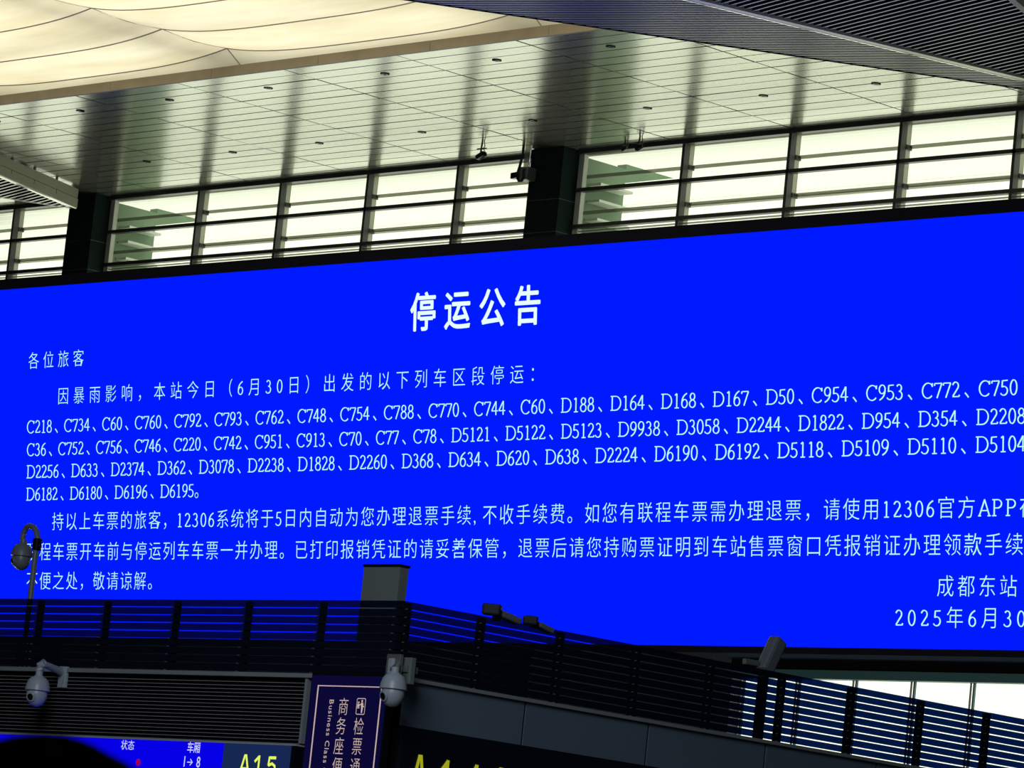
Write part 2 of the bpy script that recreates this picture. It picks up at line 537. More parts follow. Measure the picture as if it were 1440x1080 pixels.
# broad-nib serif figures and capitals: (advance, strokes)
SERIF = {
    '0': (.5, [arc(.25, .34, .175, .32, 0, 360, 24)]),
    '1': (.5, [[(.26, .01), (.26, .67)], [(.14, .60), (.26, .67)], [(.13, .015), (.40, .015)]]),
    '2': (.5, [arc(.23, .50, .16, .165, 165, -35) + [(.08, .05)], [(.07, .035), (.43, .035)], [(.43, .03), (.45, .11)]]),
    '3': (.5, [arc(.22, .51, .14, .15, 150, -90), arc(.21, .19, .19, .18, 90, -155)]),
    '4': (.5, [[(.33, .01), (.33, .67)], [(.32, .66), (.04, .22)], [(.03, .21), (.47, .21)]]),
    '5': (.5, [[(.13, .64), (.42, .65)], [(.13, .65), (.11, .36)], arc(.21, .205, .2, .19, 118, -150)]),
    '6': (.5, [bez((.40, .67), (.08, .55), (.08, .21)), arc(.25, .2, .17, .19, 0, 360, 22)]),
    '7': (.5, [[(.05, .64), (.46, .64)], [(.45, .63), (.19, 0)], [(.05, .64), (.04, .54)]]),
    '8': (.5, [arc(.25, .51, .14, .15, 0, 360, 20), arc(.25, .18, .18, .17, 0, 360, 22)]),
    '9': (.5, [bez((.10, .01), (.42, .13), (.42, .47)), arc(.25, .48, .17, .19, 0, 360, 22)]),
    'C': (.709, [arc(.38, .34, .31, .33, 42, 318, 22), [(.62, .66), (.62, .50)]]),
    'D': (.774, [[(.15, .02), (.15, .67)], [(.04, .67), (.36, .67)], arc(.35, .345, .35, .325, 90, -90, 18), [(.36, .02), (.04, .02)]]),
    'A': (.72, [[(.09, .02), (.36, .69)], [(.35, .69), (.62, .02)], [(.19, .23), (.53, .23)], [(.02, .015), (.18, .015)], [(.52, .015), (.70, .015)]]),
    'P': (.60, [[(.15, .02), (.15, .67)], [(.04, .67), (.33, .67)], arc(.32, .50, .21, .17, 90, -90), [(.33, .33), (.15, .33)], [(.04, .015), (.27, .015)]]),
}
THIN, THICK = .040, .078


def serif(ch):
    key = ('serif', ch)
    if key not in _cache:
        vs, fs = [], []
        for st in SERIF[ch][1]:
            L, R = [], []
            for i, p in enumerate(st):
                q = st[min(i + 1, len(st) - 1)]; o = st[max(i - 1, 0)]
                dx, dy = q[0] - o[0], q[1] - o[1]; d = math.hypot(dx, dy) or 1
                w = (THIN + (THICK - THIN) * abs(math.sin(math.atan2(dy, dx) + .25))) / 2
                L.append((p[0] - dy / d * w, p[1] + dx / d * w)); R.append((p[0] + dy / d * w, p[1] - dx / d * w))
            k = len(vs); m = len(st); vs += L + R
            for i in range(m - 1): fs.append([k + i, k + i + 1, k + m + i + 1, k + m + i])
        _cache[key] = (vs, fs)
    return _cache[key]


def halfwidth(ch): return ch in '0123456789,CDAP'


def adv(ch, mode):
    if mode == 'list': return SERIF[ch][0] if ch in SERIF else 1.0
    if ch in '0123456789,': return .5
    if ch in 'AP': return .62
    return 1.0


def text_mesh(text, em, ls, mode, off=-.010, widen=1.0, bold=((0, 0),)):
    """returns vertices (u, v), faces and the total run; u runs right, v up, in metres"""
    mb = MB(); u = 0.
    for ch in text:
        if ch in SERIF and mode in ('list', 'body'):
            vs, fs = serif(ch); k = 1.0
        else:
            vs, fs = glyph(ch, off); k = 1.0
        sh = .17 * em if (ch == '、' and mode == 'list') else 0.
        if ch not in ' ':
            for bx_, by_ in bold:
                mb.add([(u + sh + (x + bx_) * em * widen, (y + by_) * em, 0) for x, y in vs], fs)
        u += adv(ch, mode) * em + ls
    return mb, u


def run(text, em, ls, mode, upto):
    return sum(adv(c, mode) * em + ls for c in text[:upto])


def place(mb, origin, U, V, N, parent, name, m, thick=0.):
    o = Vector(origin)
    out = MB(); out.v = [tuple(o + Vector(U) * v[0] + Vector(V) * v[1] + Vector(N) * .006) for v in mb.v]; out.f = mb.f; out.m = mb.m
    return build(name, out, m, parent)


def pxa_y(px, z):
    """row of the view at which column px meets height z of the screen"""
    lo, hi = 0., 1080.
    for _ in range(30):
        mid = (lo + hi) / 2
        if pS(px, mid).z > z: lo = mid
        else: hi = mid
    return lo


def screen_line(name, text, em, mode, pxa, ia, pxb, ib, ypx, yx, m='text', off=-.010, label=None, lsfix=None):
    """character ia starts at column pxa of the view, character ib at pxb; the baseline passes (yx, ypx)"""
    z = pS(yx, ypx).z
    xa = pS(pxa, pxa_y(pxa, z)).x; xb = pS(pxb, pxa_y(pxb, z)).x
    if mode == 'list':
        r = run(text, 1., 0, mode, ib) - run(text, 1., 0, mode, ia); em = (xb - xa) / r; ls = 0.
    else:
        r = run(text, em, 0, mode, ib) - run(text, em, 0, mode, ia); ls = ((xb - xa) - r) / (ib - ia)
    mb, _ = text_mesh(text, em, ls, mode, off, .94 if m == 'title' else 1.,
                      [(.020 * math.cos(k * .7854), .016 * math.sin(k * .7854)) for k in range(8)] + [(0, 0)] if m == 'title' else ((0, 0),))
    x0 = xa - run(text, em, ls, mode, ia)
    o = place(mb, (x0 - .03 * em, SY, z), (1, 0, 0), (0, 0, 1), (0, -1, 0), scr, name, m)
    if label: o['label'] = label
    print(text[:6], 'em %.3f ls %.3f' % (em, ls))
    return o


screen_line('title_text', '停运公告', .76, 'cjk', 577.5, 0, 723.5, 3, 460, 597, 'title', 0., 'bold white heading of four characters')
screen_line('text_line', '各位旅客', .37, 'cjk', 40, 0, 102.7, 3, 516.5, 50)
screen_line('text_line', '因暴雨影响，本站今日（6月30日）出发的以下列车区段停运：', .375, 'body', 81.3, 0, 690, 26, 566.5, 90)
T = ['C218、C734、C60、C760、C792、C793、C762、C748、C754、C788、C770、C744、C60、D188、D164、D168、D167、D50、C954、C953、C772、C750',
     'C36、C752、C756、C746、C220、C742、C951、C913、C70、C77、C78、D5121、D5122、D5123、D9938、D3058、D2244、D1822、D954、D354、D2208、',
     'D2256、D633、D2374、D362、D3078、D2238、D1828、D2260、D368、D634、D620、D638、D2224、D6190、D6192、D5118、D5109、D5110、D5104',
     'D6182、D6180、D6196、D6195。']
screen_line('text_line', T[0], 0, 'list', 38, 0, 1376.5, T[0].index('C750'), 609.5, 38)
screen_line('text_line', T[1], 0, 'list', 38, 0, 1373, T[1].index('D2208'), 641.5, 38)
screen_line('text_line', T[2], 0, 'list', 37.5, 0, 1372, T[2].index('D5104'), 672.7, 38)
screen_line('text_line', T[3], 0, 'list', 37, 0, 225.5, T[3].index('D6195'), 704, 38)
P1 = '持以上车票的旅客，12306系统将于5日内自动为您办理退票手续,不收手续费。如您有联程车票需办理退票，请使用12306官方APP在'
P2 = '联程车票开车前与停运列车车票一并办理。已打印报销凭证的请妥善保管，退票后请您持购票证明到车站售票窗口凭报销证办理领款手续'
P3 = '不便之处，敬请谅解。'
screen_line('text_line', P1, .395, 'body', 73.3, 0, 1376, P1.index('APP'), 743.6, 80)
screen_line('text_line', P2, .395, 'body', 55.5, 1, 1414, len(P2) - 1, 786, 60)
screen_line('text_line', P3, .395, 'body', 55.5, 1, 188.5, 8, 827, 60)
screen_line('text_line', '成都东站', .385, 'cjk', 1317.7, 0, 1406 - 0, 3, 836.5, 1330)
screen_line('text_line', '2025年6月30', .385, 'body', 1259, 0, 1411.7, 7, 880, 1262)

scr.rotation_euler = (TILT, 0, 0)

# ================================================================== LOUVERED SOFFIT WINGS
ZL = E(16.47)


def clip_line(p, d, poly):
    """the piece of the line p + t d inside the convex polygon (xy)"""
    ts = []
    n_ = len(poly)
    for i in range(n_):
        a = poly[i]; b = poly[(i + 1) % n_]
        ex, ey = b[0] - a[0], b[1] - a[1]
        den = d[0] * ey - d[1] * ex
        if abs(den) < 1e-9: continue
        t = ((a[0] - p[0]) * ey - (a[1] - p[1]) * ex) / den
        s = ((a[0] - p[0]) * d[1] - (a[1] - p[1]) * d[0]) / den
        if -1e-9 <= s <= 1 + 1e-9: ts.append(t)
    return (min(ts), max(ts)) if len(ts) >= 2 else None


def slats(poly, d, pitch, w, h, z, m, parent):
    L = math.hypot(*d); d = (d[0] / L, d[1] / L); nrm = (-d[1], d[0])
    c = [p[0] * nrm[0] + p[1] * nrm[1] for p in poly]
    k = min(c) + pitch; mb = MB()
    while k < max(c):
        r = clip_line((nrm[0] * k, nrm[1] * k), d, poly)
        if r and r[1] - r[0] > .1:
            a = (nrm[0] * k + d[0] * r[0], nrm[1] * k + d[1] * r[0], z); b = (nrm[0] * k + d[0] * r[1], nrm[1] * k + d[1] * r[1], z)
            mb.blade(a, b, w, h)
        k += pitch
    o = build('slats', mb, ['black', m], parent); o['kind'] = 'stuff'
    return o


def plate(poly, z, t, name, m, parent):
    n_ = len(poly)
    mb = MB().add([(x, y, z) for x, y in poly] + [(x, y, z + t) for x, y in poly],
                  [tuple(range(n_))[::-1], tuple(range(n_, 2 * n_))] + [(i, (i + 1) % n_, n_ + (i + 1) % n_, n_ + i) for i in range(n_)])
    return build(name, mb, m, parent)


def hangers(pts, parent):
    for x, y in pts:
        zt = HC + .02 if y > 51.6 else HM + .2
        build('hanger', MB().box(x - .02, x + .02, y - .02, y + .02, ZL + .1, zt), 'steel', parent)


# right wing: two panels folded about a grey beam
tip = Vector((-46.1, 57.9))
L1 = Vector((-52.94, 47.54)); L1 = L1 + (L1 - tip) * .3
L2 = Vector((-48.22, 49.49)); L2 = L2 + (L2 - tip) * .35
R1 = tip + Vector((1.23, -3.0)) * 4.6
t = thing('louvered_soffit', 'large dark louvered soffit wing in the top right corner with grey beam', 'soffit', (tip.x, tip.y, ZL), 'triangular louvered soffits')
A = [tuple(tip), tuple(L1), tuple(L2)]; B = [tuple(tip), tuple(L2), tuple(R1)]
slats(A, (3.54, 1.44), .118, .036, .05, ZL, 'soffslat', t)
slats(B, (3.65, -.95), .150, .026, .05, ZL, 'soffslatb', t)
plate(A, ZL + .12, .03, 'backing', 'black', t); plate(B, ZL + .12, .03, 'backing', 'black', t)
build('edge_beam', MB().bar((*tip, ZL + .04), (*L1, ZL + .04), .05, .16), 'bezel', t)
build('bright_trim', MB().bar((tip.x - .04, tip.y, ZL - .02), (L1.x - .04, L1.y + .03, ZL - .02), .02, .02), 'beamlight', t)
build('fold_beam', MB().bar((tip.x, tip.y, ZL + .02), (L2.x, L2.y, ZL + .02), .17, .16), 'beam', t)
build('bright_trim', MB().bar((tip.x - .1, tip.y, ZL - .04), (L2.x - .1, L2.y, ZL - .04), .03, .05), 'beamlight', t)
build('edge_beam', MB().bar((*tip, ZL + .04), (*R1, ZL + .04), .12, .2), 'olive', t)
hangers([(-47.2, 54.5), (-50.5, 48.9), (-45.2, 54.5)], t)
# left wing
tip = Vector((-75.0, 58.0))
LA = tip + Vector((-.78, -1.46)) * 5
RA = tip + Vector((1.23, -3.0)) * 3
t = thing('louvered_soffit', 'small louvered soffit corner at left edge meeting the left pillar', 'soffit', (tip.x, tip.y, ZL), 'triangular louvered soffits')
A = [tuple(tip), tuple(LA), tuple(RA)]
slats(A, (1.06, -.26), .15, .052, .05, ZL, 'soffslat', t)
plate(A, ZL + .12, .03, 'backing', 'black', t)
build('edge_beam', MB().bar((*tip, ZL + .02), (*LA, ZL + .02), .07, .1), 'beam', t)
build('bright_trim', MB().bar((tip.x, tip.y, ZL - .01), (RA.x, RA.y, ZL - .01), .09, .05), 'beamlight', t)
build('fascia', MB().bar((tip.x + .06, tip.y, ZL + .09), (RA.x + .06, RA.y, ZL + .09), .04, .19), 'olive', t)
build('fascia', MB().bar((tip.x + .10, tip.y - .05, ZL + .29), (RA.x + .10, RA.y - .05, ZL + .29), .04, .2), 'olive', t)
for k in range(1, 9):
    p = tip + (RA - tip) * (k * .1)
    build('hanger', MB().box(p.x + .04, p.x + .08, p.y - .02, p.y + .02, ZL + .1, HC + .02 if p.y > 51.6 else HM), 'frame', t)

# ================================================================== CEILING FITTINGS
def downlight(x, y, label):
    t = thing('ceiling_spotlight', label, 'ceiling light', (x, y, HC), 'small round spotlights in the metal ceiling')
    build('trim_ring', MB().lathe((x, y, HC), [(.075, .0), (.088, -.003), (.088, -.008), (.07, -.008), (.06, -.0)], 20), 'bezel', t, smooth=True)
    build('recess', MB().lathe((x, y, HC), [(.06, .0), (.062, -.012), (.04, -.014), (.03, -.006)], 20), 'lens', t, smooth=True)


fr = ['leftmost', 'second from left', 'third from left', 'fourth from left', 'fifth from left', 'sixth from left', 'seventh from left']
for i, x in enumerate([-70.9, -68.2, -65.45, -62.55, -59.3, -56.35, -53.5]):
    downlight(x, 52.6, 'round ceiling spotlight, %s in the row near the cream membrane' % fr[i])
for i, x in enumerate([-70.9, -68.15, -65.5, -62.5, -59.42, -56.4, -53.5, -50.82]):
    downlight(x, 56.56, 'round ceiling spotlight, %s in the row near the windows' % (fr + ['rightmost'])[i])


def hanging_spot(px, py, y, label, s=1.):
    x = pY(px, py, y).x; z = HC - .30 * s
    t = thing('hanging_bracket', label, 'light bracket', (x, y, HC), 'small black brackets hanging under the ceiling')
    build('rod', MB().tube([(x, y, HC), (x - .02, y, z + .08)], .018, 6), 'cable', t)
    build('crossbar', MB().bar((x - .13 * s, y, z + .15 * s), (x + .13 * s, y, z + .15 * s), .02, .02), 'cable', t)
    build('cable', MB().tube([(x + .05, y, HC), (x + .08, y, z + .2 * s), (x + .04, y, z + .15 * s), (x + .09, y, z + .09), (x + .03, y, z + .03)], .010, 6), 'cable', t)
    build('lamp_head', MB().bar((x - .10 * s, y, z - .03 * s), (x + .10 * s, y, z + .05 * s), .12 * s, .09 * s), 'lens', t, bevel=.015)


hanging_spot(677, 215, 57.6, 'black bracket hanging left of the middle pillar')
hanging_spot(879, 205, 58.55, 'black bracket hanging just right of the middle pillar', .6)
hanging_spot(899, 204, 58.4, 'black bracket hanging second right of the middle pillar', .75)

# equipment on the left side of the middle pillar
yy = 58.35
bx = pY(738, 245, yy)
t = thing('wall_junction_box', 'grey box with looping black cable on left edge of middle pillar', 'junction box', tuple(bx))
build('box', MB().box(bx.x - .10, bx.x + .16, yy - .1, yy + .15, bx.z - .13, bx.z + .13), 'steel', t, bevel=.012)
build('conduit', MB().bar((bx.x + .03, yy, bx.z + .12), (bx.x + .03, yy, HC), .09, .09, up=(0, 1, 0)), 'rail', t)
build('conduit', MB().tube([(bx.x + .14, yy - .05, bx.z + .12), (bx.x + .16, yy - .05, HC)], .015, 6), 'beamlight', t)
q = lambda a, b: tuple(pY(a, b, yy - .12))
loop = [q(739.5, 184), q(738, 195), q(736.5, 205), q(735, 218), q(731.5, 232), q(728, 243), q(727, 250), q(730, 255), q(734, 254), q(736.5, 249), q(736, 241), q(738, 237)]
build('cable', MB().tube(loop, .028, 7), 'cable', t, smooth=True)
build('cable_clip', MB().bar(q(732, 195), q(748, 194), .03, .025), 'cable', t)
build('plug', MB().bar(q(720, 248), q(730, 246), .1, .12), 'lens', t, bevel=.01)

# ================================================================== GATE BUILDING
ZTOP = E(3.815); PIT = .0785; GAP = .0125
gate = thing('gate_building', 'dark ticket gate block with grey ledges and slate cladding panels', 'gate building', (GX, GY, 0))
# left front: ledge, black louvre with thin lines, lower box
build('ledge', MB().box(-39, GX - .02, GY - .05, GY + .25, E(3.062), E(3.103)), 'ledge', gate)
build('louver_backing', MB().box(-39, -31.72, GY + .06, GY + .1, E(2.40), E(3.065)), 'black', gate)
lv = build('louver_slat', MB().box(-39, -31.74, GY, GY + .05, E(2.425), E(2.452), 0).box(-39, -31.74, GY - .012, GY + .0, E(2.425), E(2.4292), 1), ['black', 'slat_edge'], gate)
repeat(lv, gate, [(0, 0, k * .0365) for k in range(1, 17)])
build('louver_end_trim', MB().box(-31.735, -31.70, GY - .03, GY + .02, E(2.43), E(3.06)), 'ledge', gate)
build('body', MB().box(-39, GX - .12, GY + .12, GY + 12, 0, E(3.05)), 'wall', gate)
build('body', MB().box(GX - .12, GX - .03, GY + .12, GY + 12, 0, E(2.64)), 'board', gate)
build('corner_post', MB().box(GX - .12, GX - .0, GY - .02, GY + .10, 0, E(3.1)), 'black', gate)
# right side: ledge and cladding panels
build('ledge', MB().box(GX - .1, GX + .04, GY + .0, GY + 12, E(3.072), E(3.106)), 'ledge', gate)
ys = [28.11, 29.735, 31.465, 33.2, 34.93, 36.66, 38.39, 40]
for a, b in zip(ys[:-1], ys[1:]):
    build('cladding_panel', MB().box(GX - .014, GX, a + .014, b - .014, E(2.652), E(3.07)), 'cladding', gate)
build('panel_backing', MB().box(GX - .09, GX - .016, 28.1, 40, E(2.652), E(3.07)), 'black', gate)

# louvered parapets on top: every slat its own part
def parapet(a, b, axis, posts, label, spans):
    loc = (GX, GY, E(3.13)) if axis == 'y' else (posts[0], GY, E(3.13))
    t = thing('slatted_parapet', label, 'slatted fence', loc, 'black slatted parapets on the gate block')
    for s0, s1 in spans:
        for k in range(9):
            z1 = ZTOP - k * PIT; z0 = z1 - (PIT - GAP)
            dz = random.uniform(-.0012, .0012)
            if axis == 'x': mb = MB().box(s0 + .006, s1 - .006, GY, GY + .018, z0 + dz, z1 + dz)
            else: mb = MB().box(GX - .018, GX, s0 + .006, s1 - .006, z0 + dz, z1 + dz)
            build('slat', mb, 'slat', t)
    for p in posts:
        if axis == 'x': mb = MB().box(p - .022, p + .022, GY + .02, GY + .08, E(3.11), ZTOP - .01)
        else: mb = MB().box(GX - .08, GX - .02, p - .035, p + .035, E(3.11), ZTOP - .01)
        build('post', mb, 'post', t)
        for k in range(9):                                # bright bolt heads at the gaps
            zz = ZTOP - k * PIT - PIT + GAP / 2
            if axis == 'x': mb = MB().box(p - .045, p - .032, GY - .003, GY + .03, zz - .005, zz + .005)
            else: mb = MB().box(GX - .03, GX + .003, p - .055, p - .038, zz - .005, zz + .005)
            build('clip', mb, 'steel', t)
    return t


px_ = [-38.23, -37.14, -36.04, -34.95, -33.85, -32.76, -31.67, -30.58]
parapet(-39, GX, 'x', px_, 'black slatted parapet facing front, above the thin-lined black louvre', [(-39.33, -37.14), (-37.14, -34.95), (-34.95, -32.76), (-32.76, GX - .02)])
py_ = [28.10, 29.08, 30.16, 31.24, 32.32, 33.40, 34.48, 35.60, 36.70, 37.8, 38.9]
parapet(GY, 40, 'y', py_, 'black slatted parapet running away right, above the slate cladding panels', [(28.0, 30.16), (30.16, 32.32), (32.32, 34.48), (34.48, 36.70), (36.70, 38.9)])

# service column behind the parapet
def q28(px, py, y=GY): return pY(px, py, y)


a = pY(512, 797, 28.2); b = pY(563, 799, 28.2)
gp = thing('service_column', 'grey rectangular column rising behind corner of the slatted parapet', 'column', ((a.x + b.x) / 2, 28.45, E(3.05)))
build('shaft', MB().box(a.x, b.x, 28.2, 28.31, E(3.13), a.z), 'greypil', gp)
build('cap', MB().box(a.x - .005, b.x + .01, 28.19, 28.32, a.z, a.z + .022), 'bezel', gp)

# ------------------------------------------------------------------ navy board with yellow letters, right side
bd = thing('direction_board', 'long black-navy board with dim yellow A14 lettering under the slate panels', 'sign board', (GX, 31, E(1.4)))
build('board', MB().box(GX - .029, GX + .02, 28.16, 37.5, E(1.4), E(2.648)), 'board', bd)


def flat_text(text, em, ls, origin, U, V, N, parent, name, m, off=0., sq=1.0, mono=None):
    u = 0.; mb = MB()
    for ch in text:
        if ch != ' ':
            vs, fs = glyph(ch, off)
            mb.add([(u + x * em * sq, y * em, 0) for x, y in vs], fs)
            wch = max(v[0] for v in vs) + .06
        else: wch = .3
        u += (mono if mono else wch * em * sq + ls)
    return place(mb, origin, U, V, N, parent, name, m)


BLOCK = {'A': [[(.06, 0), (.30, .72), (.36, .72), (.60, 0)], [(.16, .24), (.50, .24)]],
         '1': [[(.34, 0), (.34, .72)], [(.10, .50), (.34, .69)]],
         '4': [[(.42, 0), (.42, .72)], [(.40, .70), (.06, .22)], [(.04, .19), (.58, .19)]],
         '5': [[(.52, .66), (.16, .66)], [(.15, .70), (.12, .38)], [(.12, .39), (.32, .46), (.48, .38), (.52, .22), (.44, .08), (.28, .03), (.08, .10)]]}


def block_text(text, em, stride, sq, origin, U, V, N, parent, m, w=.115):
    """bold upright block capitals drawn as even strokes"""
    mb = MB()
    for i_, ch in enumerate(text):
        for st in BLOCK[ch]:
            L, R_ = [], []
            for k_, p_ in enumerate(st):
                q_ = st[min(k_ + 1, len(st) - 1)]; o_ = st[max(k_ - 1, 0)]
                dx, dy = q_[0] - o_[0], q_[1] - o_[1]; d_ = math.hypot(dx, dy)
                L.append((p_[0] - dy / d_ * w / 2, p_[1] + dx / d_ * w / 2)); R_.append((p_[0] + dy / d_ * w / 2, p_[1] - dx / d_ * w / 2))
            n_ = len(st)
            mb.add([(i_ * stride + x * em * sq, y * em, 0) for x, y in L + R_], [(k_, k_ + 1, n_ + k_ + 1, n_ + k_) for k_ in range(n_ - 1)])
    return place(mb, origin, U, V, N, parent, 'lettering', m)


o = Vector((GX + .02, 28.30, E(2.395) - .36))
block_text('A14', .50, .36, .62, o, (0, 1, 0), (0, 0, 1), (1, 0, 0), bd, 'dim_yellow')
block_text('A', .50, .36, .62, o + Vector((0, 1.07, 0)), (0, 1, 0), (0, 0, 1), (1, 0, 0), bd, 'dim_yellow')

# ------------------------------------------------------------------ LED departure display, left
ld = thing('led_display', 'blue LED departure display with yellow A15 under the black louvre', 'display board', (-34, GY, E(1.5)))
xs = pY(315, 1050, GY - .06).x
build('screen_panel', MB().box(-39, xs, GY - .06, GY + .02, E(1.5), E(2.40)), 'led_blue', ld)
build('screen_panel', MB().box(xs, -31.78, GY - .06, GY + .02, E(1.5), E(2.40)), 'led_navy', ld)
build('top_trim', MB().box(-39, -31.72, GY - .07, GY + .05, E(2.402), E(2.418)), 'cam', ld)
build('side_bezel', MB().box(-31.78, -31.72, GY - .07, GY + .05, E(1.5), E(2.40)), 'bezel', ld)


def led(text, px, py, em, m, off=0., sq=1., mono=None):
    p = pY(px, py, GY - .06)
    flat_text(text, em, 0, p, (1, 0, 0), (0, 0, 1), (0, -1, 0), ld, 'lettering', m, off, sq, mono)


led('状态', 170, 1053, .105, 'led_white', 0., 1.)
led('车厢', 263, 1057, .115, 'led_white', 0.005, .9, .10)
led('1', 256.5, 1078, .15, 'led_white', 0.006, .8)
led('→', 262, 1076.5, .105, 'led_white', 0.006, 1.1)
led('8', 276, 1079, .15, 'led_white', 0.006, .8)
block_text('A15', .28, .20, .92, pY(335, 1090.5, GY - .06), (1, 0, 0), (0, 0, 1), (0, -1, 0), ld, 'led_yellow', .10)
p = pY(195, 1072, GY - .06); build('lettering', MB().lathe((p.x, p.y - .004, p.z), [(.035, 0), (.035, -.004)], 10, axis=(0, 1, 0)), 'led_red', ld)

# ------------------------------------------------------------------ business class sign
SG = GY - .14
sx_0 = pY(439, 950, SG).x; sx_1 = pY(549, 950, SG).x
sg = thing('hanging_sign', 'navy vertical sign with white Chinese business class lettering at the corner', 'sign', ((sx_0 + sx_1) / 2, SG, E(1.0)))
build('sign_box', MB().box(sx_0, sx_1, SG, GY - .07, E(1.0), E(3.12)), 'bezel', sg)
build('sign_face', MB().box(sx_0 + .02, sx_1 - .03, SG - .012, SG, E(1.02), E(3.075)), 'sign', sg)
fl, frr, ft = pY(447, 963, SG - .02).x, pY(537, 966, SG - .02).x, pY(490, 964.5, SG - .02).z
lw = .008
build('border_line', MB().box(fl, frr, SG - .02, SG - .012, ft - lw, ft), 'sign_white', sg)
build('border_line', MB().box(fl, fl + lw, SG - .02, SG - .012, E(1.1), ft), 'sign_white', sg)
build('border_line', MB().box(frr - lw, frr, SG - .02, SG - .012, E(1.1), ft), 'sign_white', sg)


def sign_char(ch, px, py, em, off=-.008):
    p = pY(px, py, SG - .012)
    vs, fs = glyph(ch, off)
    mb = MB().add([((x - .49) * em * .82, (y - .38) * em, 0) for x, y in vs], fs)
    place(mb, p, (1, 0, 0), (0, 0, 1), (0, -1, 0), sg, 'lettering', 'sign_white')


for ch, px, py in [('商', 483.5, 993.5), ('务', 480, 1021), ('座', 477, 1049), ('便', 474.5, 1077), ('检', 505, 1021.5), ('票', 502.5, 1049.5), ('通', 499.5, 1078)]:
    sign_char(ch, px, py, .178)
p = pY(464.5, 983, SG - .012)
flat_text('Business Class Ch', .088, .006, p, (0, 0, -1), (1, 0, 0), (0, -1, 0), sg, 'lettering', 'sign_white', 0.)
# ticket inspection pictogram: rounded outline with two figures at a counter
c = pY(508, 993.5, SG - .012)
ic = MB(); hw, hh, rr = .062, .078, .016
ring = []
for (sx_, sz_, a0) in ((1, 1, 0), (-1, 1, 90), (-1, -1, 180), (1, -1, 270)):
    for k in range(5):
        an = math.radians(a0 + k * 22.5)
        ring.append(((hw - rr) * sx_, (hh - rr) * sz_, math.cos(an), math.sin(an)))
vs = [(c.x + a + ca * rr, c.y - .006, c.z + b + sa * rr) for a, b, ca, sa in ring] + [(c.x + a + ca * (rr - .007), c.y - .006, c.z + b + sa * (rr - .007)) for a, b, ca, sa in ring]
nn = len(ring)
ic.add(vs, [(i, (i + 1) % nn, nn + (i + 1) % nn, nn + i) for i in range(nn)])
build('pictogram_outline', ic, 'sign_white', sg)
fg = MB()


def quad2(pts): fg.add([(c.x + a, c.y - .006, c.z + b) for a, b in pts], [tuple(range(len(pts)))])


quad2([(.012 + .012 * math.cos(k * .785), .050 + .013 * math.sin(k * .785)) for k in range(8)])
quad2([(-.004, .034), (.030, .034), (.032, -.002), (.026, -.062), (.010, -.062), (.006, -.01)])
quad2([(-.034 + .010 * math.cos(k * .785), .036 + .011 * math.sin(k * .785)) for k in range(8)])
quad2([(-.050, .022), (-.022, .022), (-.020, -.006), (-.050, -.006)])
quad2([(-.024, .016), (.0, .024), (.0, .016), (-.022, .006)])
quad2([(-.054, -.010), (-.016, -.010), (-.016, -.018), (-.054, -.018)])
quad2([(.028, .012), (.046, .0), (.046, -.008), (.026, .0)])
build('pictogram_figures', fg, 'sign_white', sg)

# ================================================================== CAMERAS
def dome(c, r, label, m, look=(0, -1, 0), loc_z=None, capt=True):
    """speed dome: cap above, turning ball below; c is the centre of the joint ring"""
    c = Vector(c)
    t = thing('dome_camera', label, 'security camera', tuple(c), 'speed dome cameras on the gate block')
    build('cap', MB().lathe(c, [(.34 * r, 1.22 * r), (.40 * r, 1.14 * r), (.66 * r, 1.0 * r), (.85 * r, .76 * r), (.96 * r, .38 * r), (1.02 * r, 0), (.98 * r, -.03 * r), (.90 * r, -.04 * r)], 32), m, t, smooth=True)
    pr = [(.86 * r * math.cos(a), -.32 * r + 1.0 * r * math.sin(a)) for a in [math.radians(q) for q in range(18, -91, -12)]]
    build('ball', MB().lathe(c, pr, 32), m, t, smooth=True)
    l = Vector(look); l.z = -.35; l.normalize()
    lc = c + Vector((0, 0, -.32 * r)) + l * (.78 * r)
    build('lens_plate', MB().lathe(lc, [(.42 * r, -.12 * r), (.42 * r, .1 * r), (.38 * r, .14 * r)], 24, axis=l), m, t, smooth=True)
    build('lens', MB().lathe(lc, [(.27 * r, .1 * r), (.27 * r, .17 * r), (.2 * r, .2 * r), (.05 * r, .22 * r)], 24, axis=l), 'lens', t, smooth=True)
    build('mount_neck', MB().tube([c + Vector((0, 0, 1.15 * r)), c + Vector((0, 0, 1.6 * r))], .30 * r, 14), m, t, smooth=True)
    return t


# 1: on a wall arm under the left ledge
yc = GY - .42
c = pY(52.5, 971, yc)
t = dome(c, .125, 'grey dome camera on a wall arm in front of the black louvre', 'cam', (.30, -1, 0))
top = c + Vector((0, 0, .20)); pe = pY(92, 950, GY - .02)
build('elbow', MB().tube([top, top + Vector((.0, 0, .05)), top + Vector((.05, .02, .085))], .045, 12), 'cam', t, smooth=True)
build('arm', MB().tube([top + Vector((.03, .01, .075)), pe + Vector((-.03, -.02, .03))], [.034, .042], 10), 'cam', t, smooth=True)
build('wall_plate', MB().box(pe.x - .07, pe.x + .05, GY - .06, GY - .015, pe.z - .13, pe.z + .09), 'cam', t, bevel=.01)
